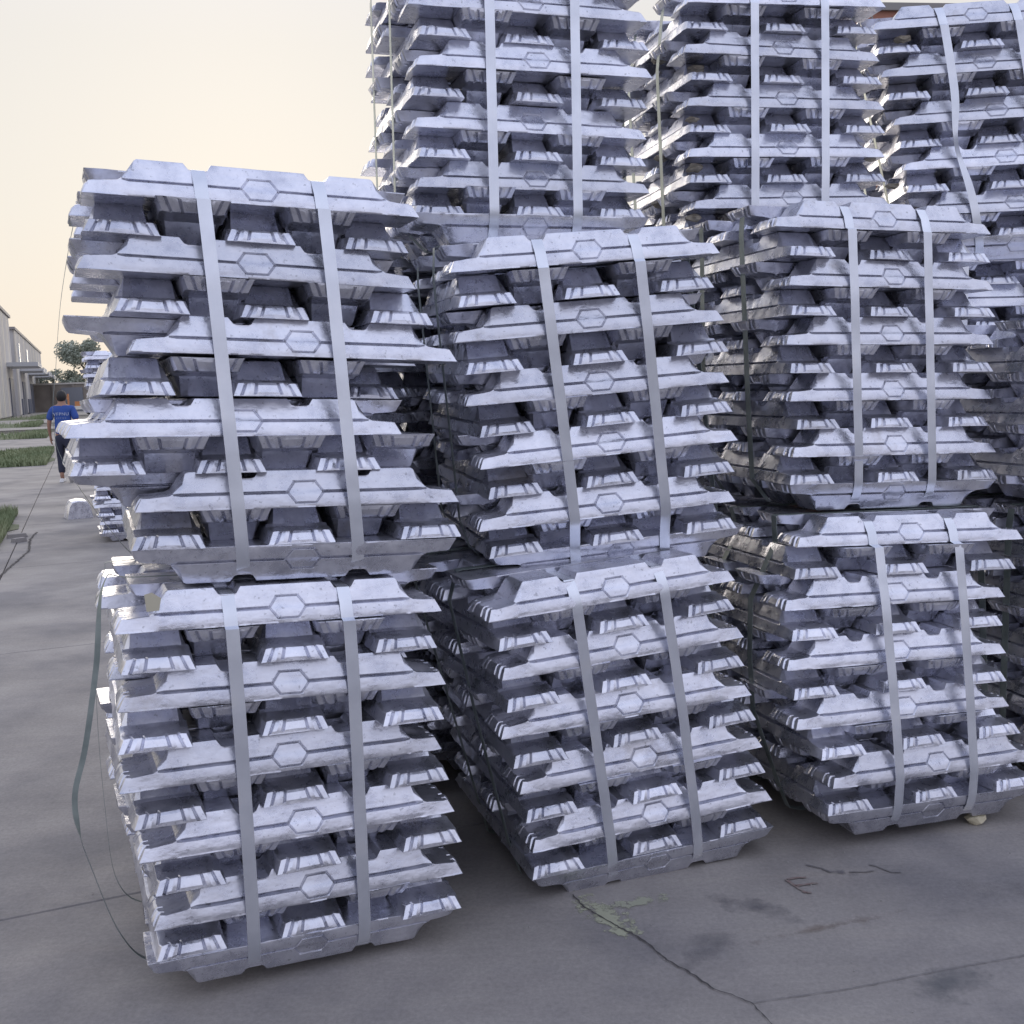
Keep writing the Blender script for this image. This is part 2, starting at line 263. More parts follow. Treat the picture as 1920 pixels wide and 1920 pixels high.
# ------------------------------------------------------------------ the ingot
T = .08508; LH = .375
def lerp(a, b, t): return a + (b - a) * t
def ingot_mesh(name, level, seed):
    rr = random.Random(seed)
    ph = [rr.uniform(0, 6.28) for _ in range(12)]
    def wob(x, y, z): return .0012 * (math.sin(31 * x + ph[0] + 9 * z) + math.sin(67 * x + 20 * y + ph[1]) * .7 + math.sin(113 * x + ph[2]) * .4)
    if level == 2: rows = [0, .003, .0055, .0085, .011, .0135, .024, .0315, .035, .0385, .048, .0565, .059, .0615, .072, T - .003, T]
    elif level == 1: rows = [0, .003, .0315, .035, .0385, T - .003, T]
    else: rows = [0, .034, .038, T]
    ZP = .035
    if level: fr = [.33, .385, .44, .58, .72, .775, .83]; across = [-f for f in reversed(fr)] + [0] + fr
    else: across = [0]
    def hexhalf(z):
        zz = min(max(z, .011), .059); return lerp(.042, .024, abs(zz - ZP) / .024)
    # columns on the positive half: (x_base, x_top, kind, notch)
    half = [(0, 0, 'c', 0)]
    if level == 2: half += [('h', -.0036, 'c', 0), ('h', 0, 'c', 0), ('h', .0036, 'c', 0)]
    if level: half += [(.085, .085, 'c', 0), (.104, .104, 'c', 0), (.113, .113, 'c', .014), (.120, .120, 'c', .0165), (.147, .147, 'c', .0165), (.154, .154, 'c', .014), (.164, .164, 'c', 0)]
    if level == 2: half += [(.19, .19, 'c', 0), (.22, .22, 'c', 0), (.245, .245, 'c', 0)]
    half += [(.283, .261, 'c', 0), (.288, .265, 'c', .003), (.294, .294, 'e', 0)]
    if level: half += [(.303, .303, 'e', 0), (.325, .325, 'e', 0), (.350, .350, 'e', 0)]
    half += [(LH, .361, 'e', 0)]
    cols = [(-1, c) for c in reversed(half[1:])] + [(1, c) for c in half]
    V = []; F = []; loops = []
    nR = len(rows)
    jit = {}
    for ci, (sg, c) in enumerate(cols):
        kind = c[2]; lp = []; endcol = ci in (0, len(cols) - 1); nearend = kind == 'e' and c[0] > .34
        xe = c[1] if isinstance(c[0], float) or isinstance(c[0], int) else 0
        ze = ZP - .001 - (max(xe, .297) - .297) * .09 + (.004 if xe < .3 else 0) + rr.uniform(-.0008, .0008)
        flash = [rr.uniform(-.0022, .0026), rr.uniform(-.0022, .0026)]
        def point(side, z):        # side -1/+1
            f = z / T
            if kind == 'e':
                lo_ = min(z / ZP, 1); hi_ = max(0, (z - ZP) / (T - ZP)); near = xe > .34
                zz = lo_ * ze * (1 if not hi_ else 1) + (.0012 * min(hi_ * 4, 1)); y = lerp(.080, .0715, lo_) - hi_ * (.0035 if near else .017)
                if xe > .355: y -= .006 * (.35 + .65 * lo_)
                x = lerp(c[0], c[1], lo_)
                if z < .002: y += flash[side > 0]
                return Vector((x * sg, y * side, zz))
            if c[0] == 'h': x = hexhalf(z) + c[1]; centre = c[1] == 0
            else: x = lerp(c[0], c[1], f); centre = False
            hh = hexhalf(z); inhex = level == 2 and abs(x) < hh - .001 and .010 < z < .060
            if z <= .033: y = lerp(.080, .0720, z / .033) + .0016 * math.sin(math.pi * z / .033)
            else: y = lerp(.0685, .0485, (z - .033) / (T - .033))
            deep = 0
            if level == 2:
                if inhex and z > .033: y += .0006
                if inhex and abs(z - ZP) < .001: y = .0700
                if not inhex and not centre and abs(z - ZP) < .001: y = .0585
                if centre and .0105 < z < .0595: deep = .0045
                if abs(x) <= hh + .0005 and (abs(z - .011) < 1e-4 or abs(z - .059) < 1e-4): deep = .0045
            elif abs(z - ZP) < .001: y = .0585
            y -= deep
            zz = z
            if z > T - .0035 and z < T - .001: y += .0008
            if c[3]: 
                lim = T - c[3]
                if zz > lim:
                    y = lerp(.0685, .0485, (lim - .033) / (T - .033)); zz = lim + (zz - T) * .2 if lim < T - .004 else lim + (zz - T) * .0
            if z < .002: y += flash[side > 0]
            y += wob(x * sg, y, z) * .8
            return Vector((x * sg, y * side, zz))
        for z in rows: lp.append(point(-1, z))
        top_l = lp[-1].copy(); top_r = point(1, rows[-1])
        for a in across:
            p = top_l.lerp(top_r, (a + 1) / 2)
            if nearend and level:
                for gcen in (.385, .775):
                    if abs(abs(a) - gcen) < .005:
                        p.z -= .0045 if endcol else .0006
                        if endcol: p.x -= sg * .007
                if endcol and abs(abs(a) - .58) < .01: p.x += sg * .003; p.z += .001
                if endcol and abs(a) < .1: p.x += sg * .0015
                if endcol and .8 < abs(a): p.x -= sg * .004
            p.z += wob(p.x, p.y * 3, p.z) * .5
            lp.append(p)
        for z in reversed(rows): lp.append(point(1, z))
        loops.append((len(V), len(lp))); V += lp
    for (a, n), (b, _) in zip(loops[:-1], loops[1:]):
        for i in range(n - 1): F.append((a + i, a + i + 1, b + i + 1, b + i))
        F.append((a + n - 1, a, b, b + n - 1))
    # end caps
    for e, (a, n) in ((0, loops[0]), (1, loops[-1])):
        sg = -1 if e == 0 else 1
        if level == 0:
            F.append(tuple(a + i for i in (range(n) if e == 0 else reversed(range(n)))));
            continue
        tl = a + nR - 1; m = len(across)
        tops = list(range(tl, tl + m + 2))
        bl = V[a]; br = V[a + n - 1]; bots = [a]
        base = len(V)
        ff = [-1] + across + [1]
        for k, q in enumerate(ff[1:-1]):
            p = bl.lerp(br, (q + 1) / 2)
            aq = abs(q)
            for gcen in (.385, .775):
                if abs(aq - gcen) < .005: p.x -= sg * .0075
            if abs(aq - .58) < .01: p.x += sg * .002
            p.z += .004 * math.exp(-(q / .62) ** 4) + rr.uniform(-.0006, .0012); p.x += sg * rr.uniform(-.001, .0012)
            V.append(p); bots.append(base + k)
        bots.append(a + n - 1)
        fl = []
        first = len(fl); fl.append(None)
        mids = []
        for t_, out_ in ((.80, .0030), (.20, .0024)):
            row = []
            for k in range(1, m + 1):
                p = V[bots[k]].lerp(V[tops[k]], t_); p.x += sg * out_; row.append(len(V)); V.append(p)
            mids.append(row)
        for k in range(1, m):
            cols_ = [(tops[k], tops[k + 1])] + [(r_[k - 1], r_[k]) for r_ in mids] + [(bots[k], bots[k + 1])]
            for (a1, b1), (a2, b2) in zip(cols_[:-1], cols_[1:]): fl.append((a2, a1, b1, b2))
        fl[first] = tuple([a + i for i in range(nR)] + [tops[1], mids[0][0], mids[1][0], bots[1]])
        fl.append(tuple([bots[m], mids[1][-1], mids[0][-1], tops[m]] + [a + nR + m + i for i in range(nR)]))
        F += fl if e == 0 else [tuple(reversed(q)) for q in fl]
        # bottom lip polygon
        q = tuple(bots); F.append(q if e == 1 else tuple(reversed(q)))
    me = bpy.data.meshes.new(name); me.from_pydata([tuple(v) for v in V], [], F); me.validate(); me.update()
    bm = bmesh.new(); bm.from_mesh(me); bmesh.ops.recalc_face_normals(bm, faces=bm.faces); bm.to_mesh(me); bm.free()
    me.polygons.foreach_set('use_smooth', [True] * len(me.polygons)); me.set_sharp_from_angle(angle=R(22))
    me.materials.append(ALU); return me
HI = [ingot_mesh('ingot', 2, 10 + i) for i in range(5)]
MID = [ingot_mesh('ingot', 1, 30 + i) for i in range(6)]
LOW = [ingot_mesh('ingot', 0, 50 + i) for i in range(2)]

def strap(name, pts, axis, w, m, parent, th=.0009, twist=None):
    """closed or open steel band: pts in the bundle's frame, axis = direction of the band's width"""
    a = Vector(axis).normalized(); vs = []; fs = []; n = len(pts)
    for i, p in enumerate(pts):
        p = Vector(p); d = (Vector(pts[min(i + 1, n - 1)]) - Vector(pts[max(i - 1, 0)])).normalized()
        aa = a
        if twist: aa = Matrix.Rotation(twist[i], 3, d) @ a
        q = d.cross(aa).normalized() * th
        vs += [p - aa * w / 2, p + aa * w / 2, p + aa * w / 2 + q, p - aa * w / 2 + q]
    for i in range(n - 1):
        for k in range(4): fs.append((4 * i + k, 4 * i + (k + 1) % 4, 4 * i + 4 + (k + 1) % 4, 4 * i + 4 + k))
    fs += [(0, 3, 2, 1), (4 * n - 4, 4 * n - 3, 4 * n - 2, 4 * n - 1)]
    return mesh(name, vs, fs, m, parent, 28)
def hull_front(pts):
    """taut band over (d, z) points: keep only the ones furthest out (small d), z rising"""
    pts = sorted(pts, key=lambda p: p[1]); h = []
    for p in pts:
        while len(h) >= 2:
            (d1, z1), (d2, z2) = h[-2], h[-1]
            if (d2 - d1) * (p[1] - z1) >= (p[0] - d1) * (z2 - z1) - 1e-9: h.pop()
            else: break
        h.append(p)
    return h

def bundle(key, label, pose, lay, seed, detail=2, special=None, group='strapped aluminium ingot bundles', side_straps=True, side_mat=STEEL_OLD, fw=.030, missing_side=(), kink=False, top=10):
    x, y, z, yaw, tx, ty = pose
    root = empty('ingot_bundle', (x, y, z)); 
    Rm = Matrix.Rotation(yaw, 3, 'Z') @ Matrix.Rotation(tx, 3, 'X') @ Matrix.Rotation(ty, 3, 'Y')
    root.rotation_euler = Rm.to_euler()
    tag(root, label, 'ingot bundle', group)
    rr = random.Random(seed); special = special or {}
    J = {}
    for n in range(11):
        if n in lay: J[n] = lay[n]
        elif n % 2 and (n - 1 in lay or n + 1 in lay):
            a = lay.get(n - 1, lay.get(n + 1)); b = lay.get(n + 1, a); J[n] = [(p + q) / 2 for p, q in zip(a, b)]
        else: J[n] = [0] * 5
    edges = []
    def place(n, along_x, c, down, dd, dl, pool, extra=0):
        dx, dy, dw, dz, dr = J[n]
        me = rr.choice(pool); o = bpy.data.objects.new('ingot', me); link(o, root)
        jx, jy, ja = rr.uniform(-.006, .006), rr.uniform(-.004, .004), rr.uniform(-.02, .02)
        if along_x: lx, ly, a = dl, c, 0
        else: lx, ly, a = c, .37 + dl, math.pi / 2
        a += ja + extra + (math.pi if rr.random() < .5 else 0)
        px, py = lx * math.cos(dw) - ly * math.sin(dw) + dx + jx, ly * math.cos(dw) + lx * math.sin(dw) + dy + jy
        if along_x and ly < .09: py -= jy; px -= jx; a -= ja
        zz = n * T + dz + lx * dr
        m = Matrix.Rotation(-math.atan(dr), 4, 'Y') @ Matrix.Rotation(a + dw, 4, 'Z')
        if down: m = m @ Matrix.Rotation(math.pi, 4, 'X'); zz += T - .001
        m.translation = Vector((px, py, zz)); o.matrix_local = m
        return o
    for n in range(top + 1):
        hi = HI if detail == 2 else MID; mid = MID if detail >= 1 else LOW
        if detail == 0: hi = LOW
        if n == 0:
            for k, c in enumerate((.080, .27, .47, .66)): place(0, True, c, True, 0, rr.uniform(-.015, .015) if k else 0, hi if k == 0 else mid)
        elif n % 2 == 0:
            off = special.get(n, {})
            for k in range(3): place(n, True, .08 + .29 * k, False, 0, (rr.uniform(-.022, .018) if k else 0), hi if k == 0 else mid)
            for k in range(2): place(n, True, .225 + .29 * k, True, 0, rr.uniform(-.03, .01) + off.get(('d', k), 0), mid)
        elif n in special and 'b' in special[n]:
            for c, down, back in special[n]['b']: place(n, False, c, down, 0, back, mid)
        else:
            for k in range(3): place(n, False, -.29 + .29 * k + rr.uniform(-.012, .012), False, 0, rr.uniform(-.012, .016), mid)
            for k in range(2): place(n, False, -.145 + .29 * k + rr.uniform(-.010, .010), True, 0, rr.uniform(-.006, .022), mid)
    if top < 10: return root
    # --- bands front to back
    def fy(n, xx): dx, dy, dw = J[n][:3]; return dy + (xx - dx) * math.sin(dw)
    for s in (-1, 1):
        xs = .1335 * s
        f = [(fy(0, xs), T * .99 + J[0][3])]
        for n in range(2, 11, 2): f.append((fy(n, xs), n * T + J[n][3] + .002)); 
        for n in range(1, 11, 2): f.append((J[n][1] - .005 + (xs - J[n][0]) * math.sin(J[n][2]), (n + 1) * T + J[n][3] - .001))
        h = [(d - .0042, zz) for d, zz in hull_front(f)]
        x0, x1 = xs + J[0][0], xs + J[10][0]
        zt = 10 * T + J[10][3] + T - .016
        path = [(.70, .0145), (.052 + fy(0, xs), .0145), (.029 + fy(0, xs), .0155), (.0068 + fy(0, xs), T - .0366)] + h + [(fy(10, xs) + .0040, 10 * T + J[10][3] + .037), (fy(10, xs) + .0255, zt + .0010), (fy(10, xs) + .034, zt + .003), (.60, zt + .003), (.70, zt - .004), (.738, 10 * T), (.748, 2 * T), (.72, .05), (.70, .0145)]
        pts = []
        for (ya, za), (yb, zb) in zip(path[:-1], path[1:]):
            nsub = max(1, int(abs(za - zb) / .022)) if ya < .3 else 1
            for q in range(nsub):
                yy, zz = lerp(ya, yb, q / nsub), lerp(za, zb, q / nsub); xx = lerp(x0, x1, min(max(zz / (10.8 * T), 0), 1))
                pts.append((xx, yy + (.0006 * math.sin(zz * 29 + seed + s) if 0 < q else 0), zz))
        pts.append((x0, path[-1][0], path[-1][1]))
        tw = None
        if kink and s < 0:
            pts2 = []
            for a_, b_ in zip(pts[:-1], pts[1:]):
                m_ = 4 if abs(a_[2] - b_[2]) > .04 and a_[1] < .3 else 1
                pts2 += [tuple(lerp(p_, q_, i_ / m_) for p_, q_ in zip(a_, b_)) for i_ in range(m_)]
            pts = [(a_[0] - .028 * math.exp(-((a_[2] - .42) / .13) ** 2), a_[1] - .004, a_[2]) if a_[1] < .3 else a_ for a_ in pts2 + [pts[-1]]]
            tw = [R(42) * math.exp(-((a_[2] - .42) / .12) ** 2) if a_[1] < .3 else 0 for a_ in pts]
        strap('strap', pts, (1, 0, 0), fw, STEEL, root, twist=tw)
    # --- bands left to right
    if side_straps:
        for k, ys_ in enumerate((.225, .515)):
            if k in missing_side: continue
            f = []
            for n in range(11):
                ext = .375 if n % 2 == 0 else .372
                zz = n * T + J[n][3] + (T if n == 0 else .002)
                f.append((-ext + J[n][0] - ys_ * math.sin(J[n][2]), zz))
            h = [(d - .006, zz) for d, zz in hull_front(f)]
            xr = .375 + max(J[n][0] for n in range(11)) + .004
            path = [(.26, -.0012), (-.26, -.0012), (-.30, .01)] + h + [(-.37 + J[10][0], 11 * T - .001 + J[10][3]), (-.36 + J[10][0], 11 * T + .0012 + J[10][3]), (.36 + J[10][0], 11 * T + .0012 + J[10][3]), (.376 + J[10][0], 11 * T - .006), (xr, T), (.26, -.0012)]
            strap('strap', [(a, ys_, b) for a, b in path], (0, 1, 0), .030, side_mat, root)
    return root

C1B = ([-0.5314, 2.3259, 0.0308, 0.4162, 0.0032, 0.045], {0: [0.022, 0.015, -0.014, 0.004, 0.005], 2: [0.036, 0.007, 0.021, -0.001, -0.009], 4: [0.008, -0.003, 0.013, -0.002, 0.002], 6: [-0.029, -0.01, 0.015, -0.003, 0.0], 8: [-0.027, -0.014, -0.036, 0.0, -0.008], 10: [-0.027, 0.005, -0.002, 0.004, -0.004]})
C1T = ([-0.5327, 2.3664, 0.9794, 0.4068, -0.008, 0.0415], {0: [0.042, -0.016, -0.021, 0.0, -0.008], 2: [0.051, -0.013, -0.014, -0.001, 0.002], 4: [-0.083, 0.001, 0.037, -0.007, 0.005], 6: [0.052, -0.002, -0.005, 0.004, -0.007], 8: [-0.048, 0.006, 0.012, 0.005, -0.007], 10: [-0.033, 0.024, -0.001, 0.001, 0.006]})
C2B = ([0.3502, 2.7647, -0.0056, 0.3544, 0.0227, -0.0322], {0: [0.048, 0.018, -0.038, 0.002, 0.003], 2: [0.04, 0.007, -0.025, 0.002, 0.003], 4: [0.013, 0.009, -0.018, 0.001, -0.003], 6: [-0.034, -0.006, -0.035, 0.0, 0.004], 8: [-0.035, -0.009, 0.056, -0.004, -0.006], 10: [-0.067, -0.022, 0.061, -0.007, 0.007]})
C2T = ([0.2901, 2.8355, 0.877, 0.2415, 0.0255, -0.0564], {0: [0.028, 0.031, 0.003, 0.008, -0.004], 2: [-0.009, -0.002, 0.004, -0.001, -0.003], 4: [0.008, -0.004, 0.012, -0.002, 0.005], 6: [-0.016, -0.009, -0.013, -0.005, -0.001], 8: [-0.028, -0.01, -0.033, -0.007, 0.005], 10: [-0.025, -0.008, -0.01, 0.003, 0.007]})
C3B = ([1.196, 3.0127, 0.0409, 0.2541, -0.0216, 0.0214], {0: [0.057, -0.026, 0.035, -0.003, 0.004], 2: [0.064, -0.036, 0.044, -0.005, 0.007], 4: [-0.037, -0.008, 0.025, -0.002, 0.001], 6: [-0.056, 0.003, -0.006, 0.0, -0.002], 8: [-0.056, 0.016, -0.014, 0.004, -0.004], 10: [0.014, 0.049, -0.073, 0.009, -0.004]})
C3T = ([1.1931, 3.2311, 0.9901, 0.282, 0.005, 0.0255], {0: [0.016, -0.006, -0.014, -0.001, -0.008], 2: [0.02, -0.003, 0.004, -0.002, -0.002], 4: [0.005, 0.002, 0.031, -0.001, 0.003], 6: [-0.008, 0.0, 0.001, 0.0, 0.008], 8: [-0.01, -0.001, 0.026, 0.002, 0.004], 10: [-0.045, 0.006, -0.033, 0.004, 0.0]})
T1 = ([0.1066, 3.2259, 1.8311, 0.3057, 0.0049, 0.0024], {0: [-0.011, -0.018, 0.0, 0.007, 0.0], 2: [0.005, 0.006, 0.002, -0.002, 0.003], 4: [0.003, 0.014, 0.022, -0.004, -0.002], 6: [0.013, -0.006, 0.002, 0.0, 0.009], 8: [-0.001, 0.006, -0.018, -0.002, 0.001], 10: [0.0, 0.0, 0.01, 0.0, 0.002]})
T2 = ([1.0141, 3.7502, 1.8372, 0.2177, 0.0052, -0.0064], {2: [0.018, -0.003, -0.015, 0.0, 0.011], 4: [-0.001, -0.005, -0.01, 0.001, 0.005], 6: [0.001, 0.004, -0.008, -0.001, -0.001], 8: [-0.011, 0.006, 0.024, -0.001, -0.004], 10: [.005, 0, .01, 0, .02]})
T3 = ([1.8489, 3.9743, 1.8317, -0.1025, -0.001, -0.0026], {0: [.09, 0, 0, 0, 0], 2: [0.079, -0.002, 0.01, 0.0, -0.006], 4: [0.04, 0.0, -0.003, -0.001, -0.001], 6: [0.003, 0.003, -0.015, -0.001, 0.004], 8: [-0.045, -0.001, -0.001, 0.0, -0.001], 10: [-0.077, 0.0, 0.01, 0.001, 0.002]})

bundle('c1b', 'strapped ingot bundle on the ground at the left, under the untidy leaning one', *C1B, 1, side_straps=False, special={10: {('d', 0): .04, ('d', 1): .055}, 8: {('d', 1): .03}})
bundle('c1t', 'untidy leaning ingot bundle on top of the left column, its layers slipped sideways', *C1T, 2, side_straps=False,
       special={4: {('d', 0): .07, ('d', 1): .06}, 2: {('d', 0): -.11, ('d', 1): -.05}, 6: {('d', 0): -.12, ('d', 1): -.06}, 3: {'b': [(-.36, False, .03), (-.225, True, 0), (-.09, False, .012), (.045, True, 0), (.175, False, .02), (.31, True, .0)]},
                5: {'b': [(-.29, False, 0), (-.145, True, .01), (-.01, False, 0), (.135, True, .02), (.29, False, .22)]}})
bundle('c2b', 'twisted ingot bundle on the ground in the middle, beside the cracked yellowish patch of concrete', *C2B, 3)
bundle('c2t', 'middle ingot bundle of the three tier column next to the left column', *C2T, 4)
bundle('c3b', 'ingot bundle on the ground at the right with the crumpled paper at its foot', *C3B, 5)
bundle('c3t', 'second tier ingot bundle at the right, resting on the bundle with the crumpled paper', *C3T, 6)
bundle('t1', 'high ingot bundle with open sky to its left, topmost of its column', *T1, 7)
t2 = bundle('t2', 'high ingot bundle between two others, its raised top layer beside the red brown building', *T2, 8)
t3 = bundle('t3', 'high ingot bundle at the top right corner with one front strap kinked sideways', *T3, 9, kink=True)
DROSS = mat('dross', (.42, .38, .30), .8, metal=.3, noise=(60, 5, [(.3, (.30, .26, .20)), (.7, (.52, .48, .40))]), bump=(90, .6, .004))
for par, sp in ((t2, [(-.30, .10, 7.55, 24), (-.34, .05, 5.45, 20), (-.36, .30, 4.5, 24), (-.33, .06, 3.5, 26), (-.36, .33, 2.6, 22), (-.34, .05, 1.5, 24), (-.37, .28, 8.5, 22), (.33, .02, 3.9, 18), (.34, .02, 1.9, 20)]), (t3, [(-.33, .04, 9.5, 24), (-.30, .16, 7.3, 20), (-.35, .10, 3.4, 22), (-.36, .2, 1.6, 24)])):
    for k, (x_, y_, n_, r_) in enumerate(sp):
        o = crumple('dross', (x_, y_, n_ * T), r_ / 1000, DROSS, 70 + k, .75); o.parent = par; o.scale = (1.3, 1, .8)
C4T = ([1.88, 4.02, .975, .02, 0, .01], {}); C4B = ([1.93, 4.00, .04, .05, 0, .012], {})
bundle('c4t', 'shadowed middle tier ingot bundle cut off by the right edge of the picture', *C4T, 12, detail=1)
bundle('c4b', 'shadowed bottom ingot bundle at the right edge, behind the bundle with the crumpled paper', *C4B, 13, detail=1)
for t_, (nm_, tp_) in enumerate((('bottom', 10), ('short upper', 6))):
    bundle('c4f', nm_ + ' ingot bundle whose dark left side shows at the right edge of the picture', [2.10 - .02 * t_, 3.34, .02 + .955 * t_, .27, 0, .008], {}, 14 + t_, detail=1, top=tp_)
# second row: middle and right carry the third tier (seen only through gaps)
for k, (px, py, yw, lab) in enumerate(((.02, 3.70, .30, 'behind the middle column'), (.92, 4.12, .25, 'behind the right column'), (-.62, 3.32, .40, 'behind the left column, added unseen to block light'), (-.33, 4.62, .35, 'two places behind the middle column, added to block light'), (.60, 4.98, .3, 'two places behind the right column, added to block light'))):
    for t in range(2):  # left and two rearmost stacks are added, unseen, to darken the gaps
        bundle('row2', ('lower' if t == 0 else 'upper') + ' dark ingot bundle in the second row ' + lab, (px - .03 * t, py + .02 * t, .94 * t + .02, yw, 0, 0), {}, 40 + 3 * k + t, detail=1, side_straps=False)
# far columns beyond the left column
for k, (u, s, yw) in enumerate(((.42, 10.95, .39), (.50, 14.2, .36))):
    for t in range(2):
        p = G(u, s); bundle('far', ('bottom' if t == 0 else 'top') + (' ingot bundle of the distant column glimpsed past the left column' if k == 0 else ' ingot bundle of the farthest column along the yard'),
               (p.x, p.y, .945 * t + .01, yw, 0, 0), {n: [random.Random(n + k).uniform(-.03, .03), 0, 0, 0, 0] for n in range(0, 11, 2)}, 60 + 3 * k + t, detail=1 if k == 0 else 0, side_straps=False)

# ---- loose bands on the left column
def frame(pose):
    x, y, z, yaw, tx, ty = pose
    m = (Matrix.Rotation(yaw, 3, 'Z') @ Matrix.Rotation(tx, 3, 'X') @ Matrix.Rotation(ty, 3, 'Y')).to_4x4(); m.translation = Vector((x, y, z)); return m
def smooth_path(p, n=8):
    o = []
    for i in range(len(p) - 1):
        p0, p1, p2, p3 = Vector(p[max(i - 1, 0)]), Vector(p[i]), Vector(p[i + 1]), Vector(p[min(i + 2, len(p) - 1)])
        for k in range(n):
            t = k / n; o.append(.5 * ((2 * p1) + (p2 - p0) * t + (2 * p0 - 5 * p1 + 4 * p2 - p3) * t * t + (3 * p1 - p0 - 3 * p2 + p3) * t ** 3))
    o.append(Vector(p[-1])); return o
m1 = frame(C1T[0]); m0 = frame(C1B[0])
p = smooth_path([(.30, .5, .934), (-.30, .5, .938), (-.394, .5, .925), (-.448, .5, .709), (-.473, .5, .494), (-.483, .5, .359), (-.455, .5, .242), (-.308, .5, .015), (-.22, .5, -.002), (.2, .5, -.002)])
o = strap('loose_strap', p, (0, 1, 0), .030, STEEL_OLD, None); o.matrix_world = m1
tag(o, 'slack dull steel strap bowed out from the left side of the leaning bundle', 'strap')
p = smooth_path([(.1, .2, .945), (-.33, .2, .948), (-.412, .2, .942), (-.435, .2, .744), (-.464, .2, .555), (-.490, .2, .443), (-.484, .2, .351), (-.459, .2, .255), (-.401, .2, .083), (-.33, .2, .0), (-.2, .2, -.004)])
tw = []
for q in p:
    z = q.z; tw.append(R(-75) * max(0, min(1, (.95 - z) / .15)) * max(0, min(1, (z - .33) / .06)) if q.x < -.36 else 0)
o = strap('loose_strap', p, (0, 1, 0), .013, STEEL_OLD, None, twist=tw, th=.0006); o.matrix_world = m0
tag(o, 'loose green grey strap hanging off the left side of the lower left bundle', 'strap')
p = smooth_path([(.1, .5, .94), (-.34, .5, .946), (-.40, .5, .92), (-.415, .5, .809), (-.428, .5, .598), (-.417, .5, .308), (-.39, .5, .079), (-.30, .5, 0), (-.1, .5, -.003)])
o = strap('loose_strap', p, (0, 1, 0), .008, STEEL_OLD, None); o.matrix_world = m0
tag(o, 'thin edge on strap close behind the loose green grey strap', 'strap')
# card scrap stuck between the tiers
card = mesh('card_scrap', [(-.02, 0, 0), (.022, 0, .002), (.03, .004, .045), (.0, .006, .066), (-.026, .004, .060)], [(0, 1, 2, 3, 4)], mat('card', (.45, .42, .32), .8))
sm = card.modifiers.new('thickness', 'SOLIDIFY'); sm.thickness = .0015
card.matrix_world = m0 @ Matrix.Translation((-.325, -.012, .905)) @ Matrix.Rotation(R(-8), 4, 'X') @ Matrix.Scale(.62, 4)
tag(card, 'small beige card scrap wedged at the top left corner of the lower left bundle', 'card')
# kinked front band of the right hand top bundle is part of that bundle
# ---- loose casting on the ground far left
lb = MB(); a, b_, n_ = .13, .12, 9
vs = []; fs = []
prof = [(-.15, 0), (-.142, .045), (-.118, .15), (-.085, .205), (0, .222), (.085, .205), (.118, .15), (.142, .045), (.15, 0)]
for yy, k in ((-.20, .94), (-.17, 1), (.17, 1), (.20, .94)):
    for x, z in prof: vs.append((x * k, yy, z * k))
m_ = len(prof)
for i in range(3):
    for j in range(m_ - 1): fs.append((i * m_ + j, i * m_ + j + 1, (i + 1) * m_ + j + 1, (i + 1) * m_ + j))
fs += [tuple(range(m_ - 1, -1, -1)), tuple(range(3 * m_, 4 * m_))]
o = mesh('aluminium_block', vs, fs, ALU, None, 30); o.location = (-5.30, 12.55, 0); o.rotation_euler = (0, 0, .5)
bm = bmesh.new(); bm.from_mesh(o.data); bmesh.ops.recalc_face_normals(bm, faces=bm.faces); bm.to_mesh(o.data); bm.free()
tag(o, 'single bright rounded aluminium block lying alone on the yard at the left', 'metal block')

# ------------------------------------------------------------------ verges and grass
GSOIL = mat('verge_soil', (.05, .07, .035), .95, noise=(1.5, 8, [(.3, (.10, .13, .07)), (.7, (.17, .18, .11))]))
GRASS = mat('grass', (.06, .11, .035), .7, noise=(.8, 4, [(.3, (.17, .22, .11)), (.7, (.30, .33, .19))]))
def verge(u0, u1, s0, s1, n, h, label, seed, rag=.35):
    rr = random.Random(seed); ed = []
    for i in range(13): ed.append((lerp(u0, u1, i / 12), s0 + rr.uniform(-rag, rag) * .3))
    for i in range(9): ed.append((u1 + rr.uniform(-rag, rag * .4), lerp(s0, s1, i / 8)))
    for i in range(13): ed.append((lerp(u1, u0, i / 12), s1 + rr.uniform(-rag, rag) * .3))
    o = mesh('verge', [G(a, b, .006) for a, b in ed], [tuple(range(len(ed)))], GSOIL); tag(o, kind='structure')
    vs = []; fs = []
    for i in range(n):
        u = rr.uniform(u0, u1 - .05) if rr.random() < .6 else u1 - abs(rr.gauss(0, .5)); s = rr.uniform(s0, s1)
        if u < u0: continue
        c = G(u, s, .004); a = rr.uniform(0, 6.28); w = rr.uniform(.003, .007) * (1 if s < 20 else 3); hh = h * rr.uniform(.4, 1.2); l = rr.uniform(-.6, .6) * hh
        q = Vector((math.cos(a), math.sin(a), 0)); k = len(vs); b2 = Vector((-q.y, q.x, 0))
        vs += [c - q * w, c + q * w, c + b2 * l * .4 + Vector((0, 0, hh * .6)) + q * w * .7, c + b2 * l * .4 + Vector((0, 0, hh * .6)) - q * w * .7, c + b2 * l + Vector((0, 0, hh))]
        fs += [(k, k + 1, k + 2, k + 3), (k + 3, k + 2, k + 4)]
    tag(mesh('grass', vs, fs, GRASS), label, 'grass', kind='stuff')
verge(-5.5, -.86, 10.9, 14.6, 16000, .13, 'rough green grass tuft spilling over the broken kerb at the left edge', 1, .3)
verge(-22, -.85, 25.4, 33.4, 26000, .13, 'wide green grass strip beside the walking person', 2)
verge(-40, -1.4, 44.8, 52.5, 9000, .2, 'second grass strip across the yard behind the person', 3)
verge(-60, -2.5, 66, 78, 6000, .25, 'third narrow grass strip toward the warehouse', 4)
verge(-80, -3, 95, 112, 5000, .3, 'farthest grass strip before the warehouse doors', 5)
